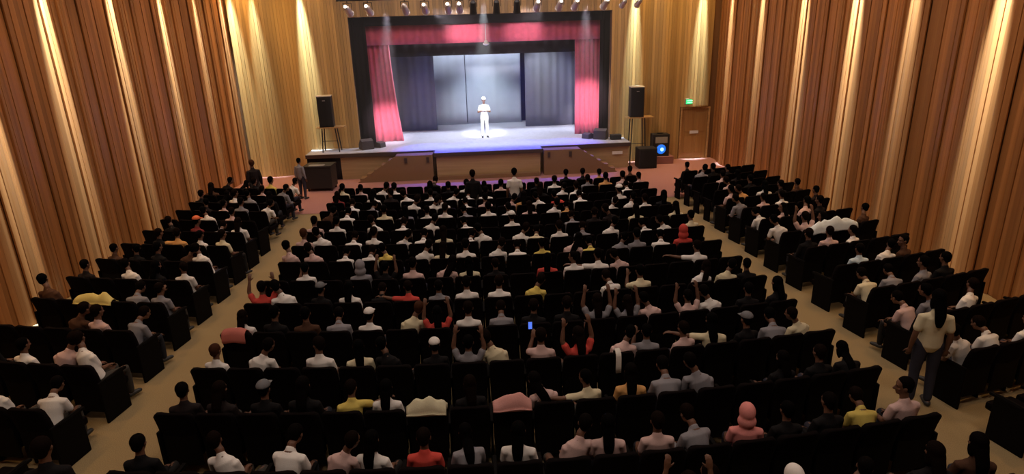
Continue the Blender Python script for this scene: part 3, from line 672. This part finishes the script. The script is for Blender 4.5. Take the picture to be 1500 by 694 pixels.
def hair_mesh(P, style):
    H = head_matrix(P); bm = bmesh.new()
    ell(bm, (0, -.022, .042), (.086, .098, .094), None, 18, 14)
    for v in bm.verts:                                              # hairline: nothing over the face
        if v.co.y > .035 and v.co.z < .065: v.co.y = .035 - (.065 - v.co.z) * .35
    if style == 'l':
        ell(bm, (0, -.055, -.03), (.088, .062, .11), None, 16, 12)
        for s in (-1, 1): ell(bm, (s * .066, -.02, -.05), (.026, .045, .10))
    elif style in ('s', 'cap'):
        ell(bm, (0, -.058, -.012), (.068, .046, .070), None, 14, 10)
    bmesh.ops.transform(bm, matrix=H, verts=bm.verts)
    if style == 'l':
        a = P['head'] + V((0, -.085, -.03)); b = P['neb'] + V((0, -.115, -.02)); c = P['che'] + V((0, -.135, .02))
        loft(bm, [a, b, b.lerp(c, .6), c], [(.075, .045), (.070, .036), (.058, .028), (.036, .018)], 12)
    return remesh(bm, .012, .5, M_hair, 'hair')
def cap_mesh(P):
    H = head_matrix(P); bm = bmesh.new()
    ell(bm, (0, -.018, .058), (.095, .108, .090), None, 18, 14)
    for v in bm.verts:
        if v.co.z < .05: v.co.z = .05
    box(bm, -.065, .065, .055, .155, .048, .062, .01)
    bmesh.ops.transform(bm, matrix=H, verts=bm.verts)
    return remesh(bm, .012, .5, M_shirt, 'cap')
def shoe_mesh(P, n):
    bm = bmesh.new(); a, t = P['an' + n], P['to' + n]
    loft(bm, [a + V((0, -.035, -.045)), a.lerp(t, .5) + V((0, 0, -.02)), t + V((0, .015, .0))], [(.042, .040), (.046, .042), (.044, .032)], 12, up=V((0, 0, 1)))
    return remesh(bm, .014, .5, M_shoe, 'shoe')
CACHE = {}
def cached(key, fn):
    if key not in CACHE: CACHE[key] = fn()
    return CACHE[key]
COLS = {'w': ((.78, .74, .70), 'white'), 'c': ((.70, .62, .42), 'cream'), 'p': ((.62, .43, .40), 'pale pink'), 'pp': ((.70, .26, .24), 'coral pink'), 'r': ((.58, .07, .055), 'red'), 'rd': ((.20, .03, .03), 'dark red'),
        'g': ((.24, .23, .25), 'grey'), 'k': ((.005, .0042, .005), 'black'), 'dk': ((.014, .009, .009), 'dark brown'), 'br': ((.07, .032, .018), 'brown'), 'y': ((.66, .52, .13), 'yellow'), 'o': ((.62, .33, .12), 'tan orange'),
        'b': ((.62, .76, .84), 'pale blue'), 'pu': ((.16, .07, .18), 'purple'), 'dn': ((.02, .06, .03), 'dark green')}
SKINS = [(.20, .095, .055), (.26, .13, .08), (.15, .07, .04), (.32, .17, .11)]
HAIRC = [(.0015, .0012, .0012), (.003, .002, .0018), (.006, .003, .002)]
POSEW = {'U': '', 'L': ' leaning', 'R': ' leaning', 'F': ' hunched', 'P': ' raising a hand', 'V': ' raising both arms', 'G': ' stretching an arm', 'X': ' reaching', 'H': ' turned sideways', 'C': ''}
def person(loc, rz, colour, po, ha, where, scale=1.0, stand=False, group='audience seated in the rows', trou=None, pre=None, rnd=None):
    rnd = rnd or random
    P = cached(('pose', po, stand), lambda: pose(po, stand))
    hood = ha == 'hood'; sleeve = colour in ('k', 'dk', 'g', 'rd') and po in 'UFLR'
    o = link('person', cached(('body', po, stand), lambda: body_mesh(P, stand)), None, loc)
    o.rotation_euler = (0, 0, rz); o.scale = (scale,) * 3
    c, cn = COLS[colour]; j = rnd.uniform(.88, 1.08)
    s = link('shirt', cached(('shirt', po, stand, hood, sleeve), lambda: shirt_mesh(P, stand, hood, sleeve)), o); s.color = (*[min(1, q * j) for q in c], 1)
    t = link('trousers', cached(('trou', stand, po if stand else ''), lambda: trouser_mesh(pose('U', stand), stand)), o); t.color = (*(trou or rnd.choice([(.02, .022, .03), (.03, .03, .045), (.015, .014, .014), (.05, .045, .04)])), 1)
    style = 'l' if ha == 'l' else 's'
    hc = (.055, .022, .012) if ha == 'br' else rnd.choice(HAIRC)
    if hood: hw = 'hooded'
    elif ha in ('cap', 'gc'):
        cp = link('cap', cached(('cap', po, stand), lambda: cap_mesh(P)), o); cc = (.75, .72, .68) if ha == 'cap' else (.16, .16, .17)
        if colour == 'rd': cc = (.62, .14, .06)
        cp.color = (*cc, 1); hw = ('red-capped' if colour == 'rd' else 'white-capped' if ha == 'cap' else 'grey-capped')
        h = link('hair', cached(('hair', po, stand, 's'), lambda: hair_mesh(P, 's')), o); h.color = (*hc, 1)
    else:
        h = link('hair', cached(('hair', po, stand, style), lambda: hair_mesh(P, style)), o); h.color = (*hc, 1)
        hw = {'l': 'long-haired', 'br': 'brown-haired'}.get(ha, 'short-haired')
    for n in 'lr': link('shoe', cached(('shoe', stand, n), lambda n=n: shoe_mesh(P, n)), o)
    tag(o, pre or f"{hw} person in {cn} {'hood' if hood else 'shirt'}{POSEW[po]}, {where}", 'person', group)
    return o
for s in sorted(PEOPLE):
    c, po, ha = PEOPLE[s]; rr = random.Random(hash(s[1] * 100 + s[2]) + ord(s[0]))
    p, a = seat_pos(*s, .25 - .02)
    short = place_words(*s)
    if po in 'PVG': short = short.replace(' from stage', '')if False else short
    where = short
    scl = rr.uniform(.84, .95)
    o = person(p + Vector((rr.uniform(-.03, .03), rr.uniform(0, .05), .44 * (1 - scl))), a + rr.uniform(-.3, .3), c, po, ha, where, scl, rnd=rr)
    if len(re.findall(r"[A-Za-z0-9][A-Za-z0-9'-]*", o['label'])) > 16: o['label'] = o['label'].replace(' from stage', '').replace(' shirt ', ' ')
    if len(re.findall(r"[A-Za-z0-9][A-Za-z0-9'-]*", o['label'])) > 16: o['label'] = o['label'].split(' ', 1)[1]
# people on their feet
ST = 'people on their feet'
person((.66, 25.5, 1.0), PI + .1, 'w', 'C', 'cap', '', .97, True, None, (.62, .60, .56), 'performer in white shirt, white cap and pale trousers standing in the spotlight')
person((-6.72, 19.1, .012), .5, 'dk', 'U', 'br', '', .95, True, ST, None, 'brown-haired person in dark clothes standing at the front end of the cabinet-side block')
person((-5.62, 20.3, .012), -.4, 'g', 'U', 's', '', .82, True, ST, None, 'person in grey top standing beside the black cabinet')
pp, aa = seat_pos('c', 13, 9, .3)
person((.03, 16.3, 0), .1, 'k', 'U', 's', '', .95, True, ST, None, 'person in black standing among the front rows of the centre block')
person((1.17, 16.3, 0), -.1, 'w', 'U', 's', '', .95, True, ST, None, 'person in white shirt standing among the front rows of the centre block')
person((6.05, 6.95, 0), -.3, 'c', 'U', 'l', '', 1.02, True, ST, None, 'long-haired person in cream shirt standing in the exit-side aisle')
person((-4.12, 5.12, 0), .15, 'k', 'U', 's', '', .96, True, ST, None, 'person in black standing in the cabinet-side aisle')
person((5.35, 4.45, 0), .2, 'br', 'U', 's', '', 1.0, True, ST, None, 'person in brown shirt standing in the exit-side aisle near the last rows')

# ---------------------------------------------------------------- things left on seats
def draped(s, col, label, wd=.62, seed=0, drop=.16, name='jacket', lump=.05):
    b, k, i = s; p, a = seat_pos(b, k, i, .25); bm = bmesh.new(); n, mrows = 16, 14; g = []
    prof = [(-.33, .92 - drop), (-.325, .87), (-.315, .925), (-.27, .955), (-.225, .955), (-.185, .915), (-.165, .85), (-.14, .92 - drop * 1.2)]
    def at(u):
        x = u * (len(prof) - 1); q = min(int(x), len(prof) - 2); f = x - q
        return prof[q][0] + (prof[q + 1][0] - prof[q][0]) * f, prof[q][1] + (prof[q + 1][1] - prof[q][1]) * f
    for layer in (0, 1):
        rows = []
        for j in range(mrows + 1):
            y, z = at(j / mrows); row = []
            for q in range(n + 1):
                x = wd * (q / n - .5); h = noise.noise(V((x * 7 + seed, y * 5, seed))) ; e = 1 - (2 * q / n - 1) ** 4
                top = max(0, 1 - abs(j / mrows - .5) * 2.4)
                dz = (lump * (.9 + h) * top * e + .02 * h) if layer else -.008
                yy = y + (0 if layer == 0 else .0) ; dn = 0 if layer == 0 else (.02 + .018 * h) * (1 - top)
                row.append(bm.verts.new((x + .02 * h, yy - dn * (1 if j < mrows / 2 else -1), z + dz + (.02 * h if j in (0, mrows) else 0))))
            rows.append(row)
        g.append(rows)
        for j in range(mrows):
            for q in range(n): bm.faces.new((rows[j][q], rows[j][q + 1], rows[j + 1][q + 1], rows[j + 1][q]))
    f, bk = g
    for j in range(mrows):
        for q in (0, n): bm.faces.new((f[j][q], bk[j][q], bk[j + 1][q], f[j + 1][q]))
    for q in range(n):
        for j in (0, mrows): bm.faces.new((f[j][q], f[j][q + 1], bk[j][q + 1], bk[j][q]))
    o = obj(name, bm, mat('cloth_' + str(seed), col, .9, spec=.2, bump=.2, bscale=60), None, True)
    o.location = p; o.rotation_euler = (0, 0, a); return tag(o, label, 'jacket' if name == 'jacket' else 'cloth', 'garments left on seat backs')
draped(('l', 5, 2), (.66, .56, .20), 'yellow jacket draped over a seat back by the slatted wall, cabinet-side block', .72, 1, .03, 'jacket', .10)
draped(('c', 2, 6), (.62, .58, .40), 'cream jacket draped over a seat back in the second-last full row', .46, 2, .02, 'jacket', .11)
draped(('c', 2, 8), (.60, .30, .27), 'pink jacket draped over a seat back beside the cream jacket', .46, 3, .02, 'jacket', .09)
draped(('r', 7, 2), (.66, .76, .84), 'large pale blue cloth spread over seat backs in the exit-side block', 1.2, 4, .10, 'cloth', .13)
draped(('c', 4, 0), (.52, .16, .13), 'coral cloth over the aisle seat of the centre block, cabinet side', .36, 5, .14, 'cloth', .02)
draped(('c', 3, 11), (.70, .66, .60), 'narrow white strip of cloth hanging down a seat back in the centre block', .07, 6, .26, 'cloth', .01)

def phone(s, label):
    b, k, i = s; p, a = seat_pos(b, k, i, .23); M = Matrix.Translation(p) @ Matrix.Rotation(a, 4, 'Z')
    P = pose('P'); h = P['wrl'] + V((.2, .3, 1)).normalized() * .10
    t = thing('mobile_phone', label, 'phone', M @ (h + V((0.0, .035, .02))), a); t.scale = (.8, .8, .8)
    bx('phone_case', (-.037, .037, 0, .009, -.02, .13), M_blackp, t, .003); bx('lit_screen', (-.033, .033, -.002, .0, -.014, .124), mat('screen_glow', (.1, .2, .6), .3, emit=(.10, .22, 1.0), estr=.9), t)
phone(('c', 3, 9), 'mobile phone with a blue lit screen held up in the centre block')
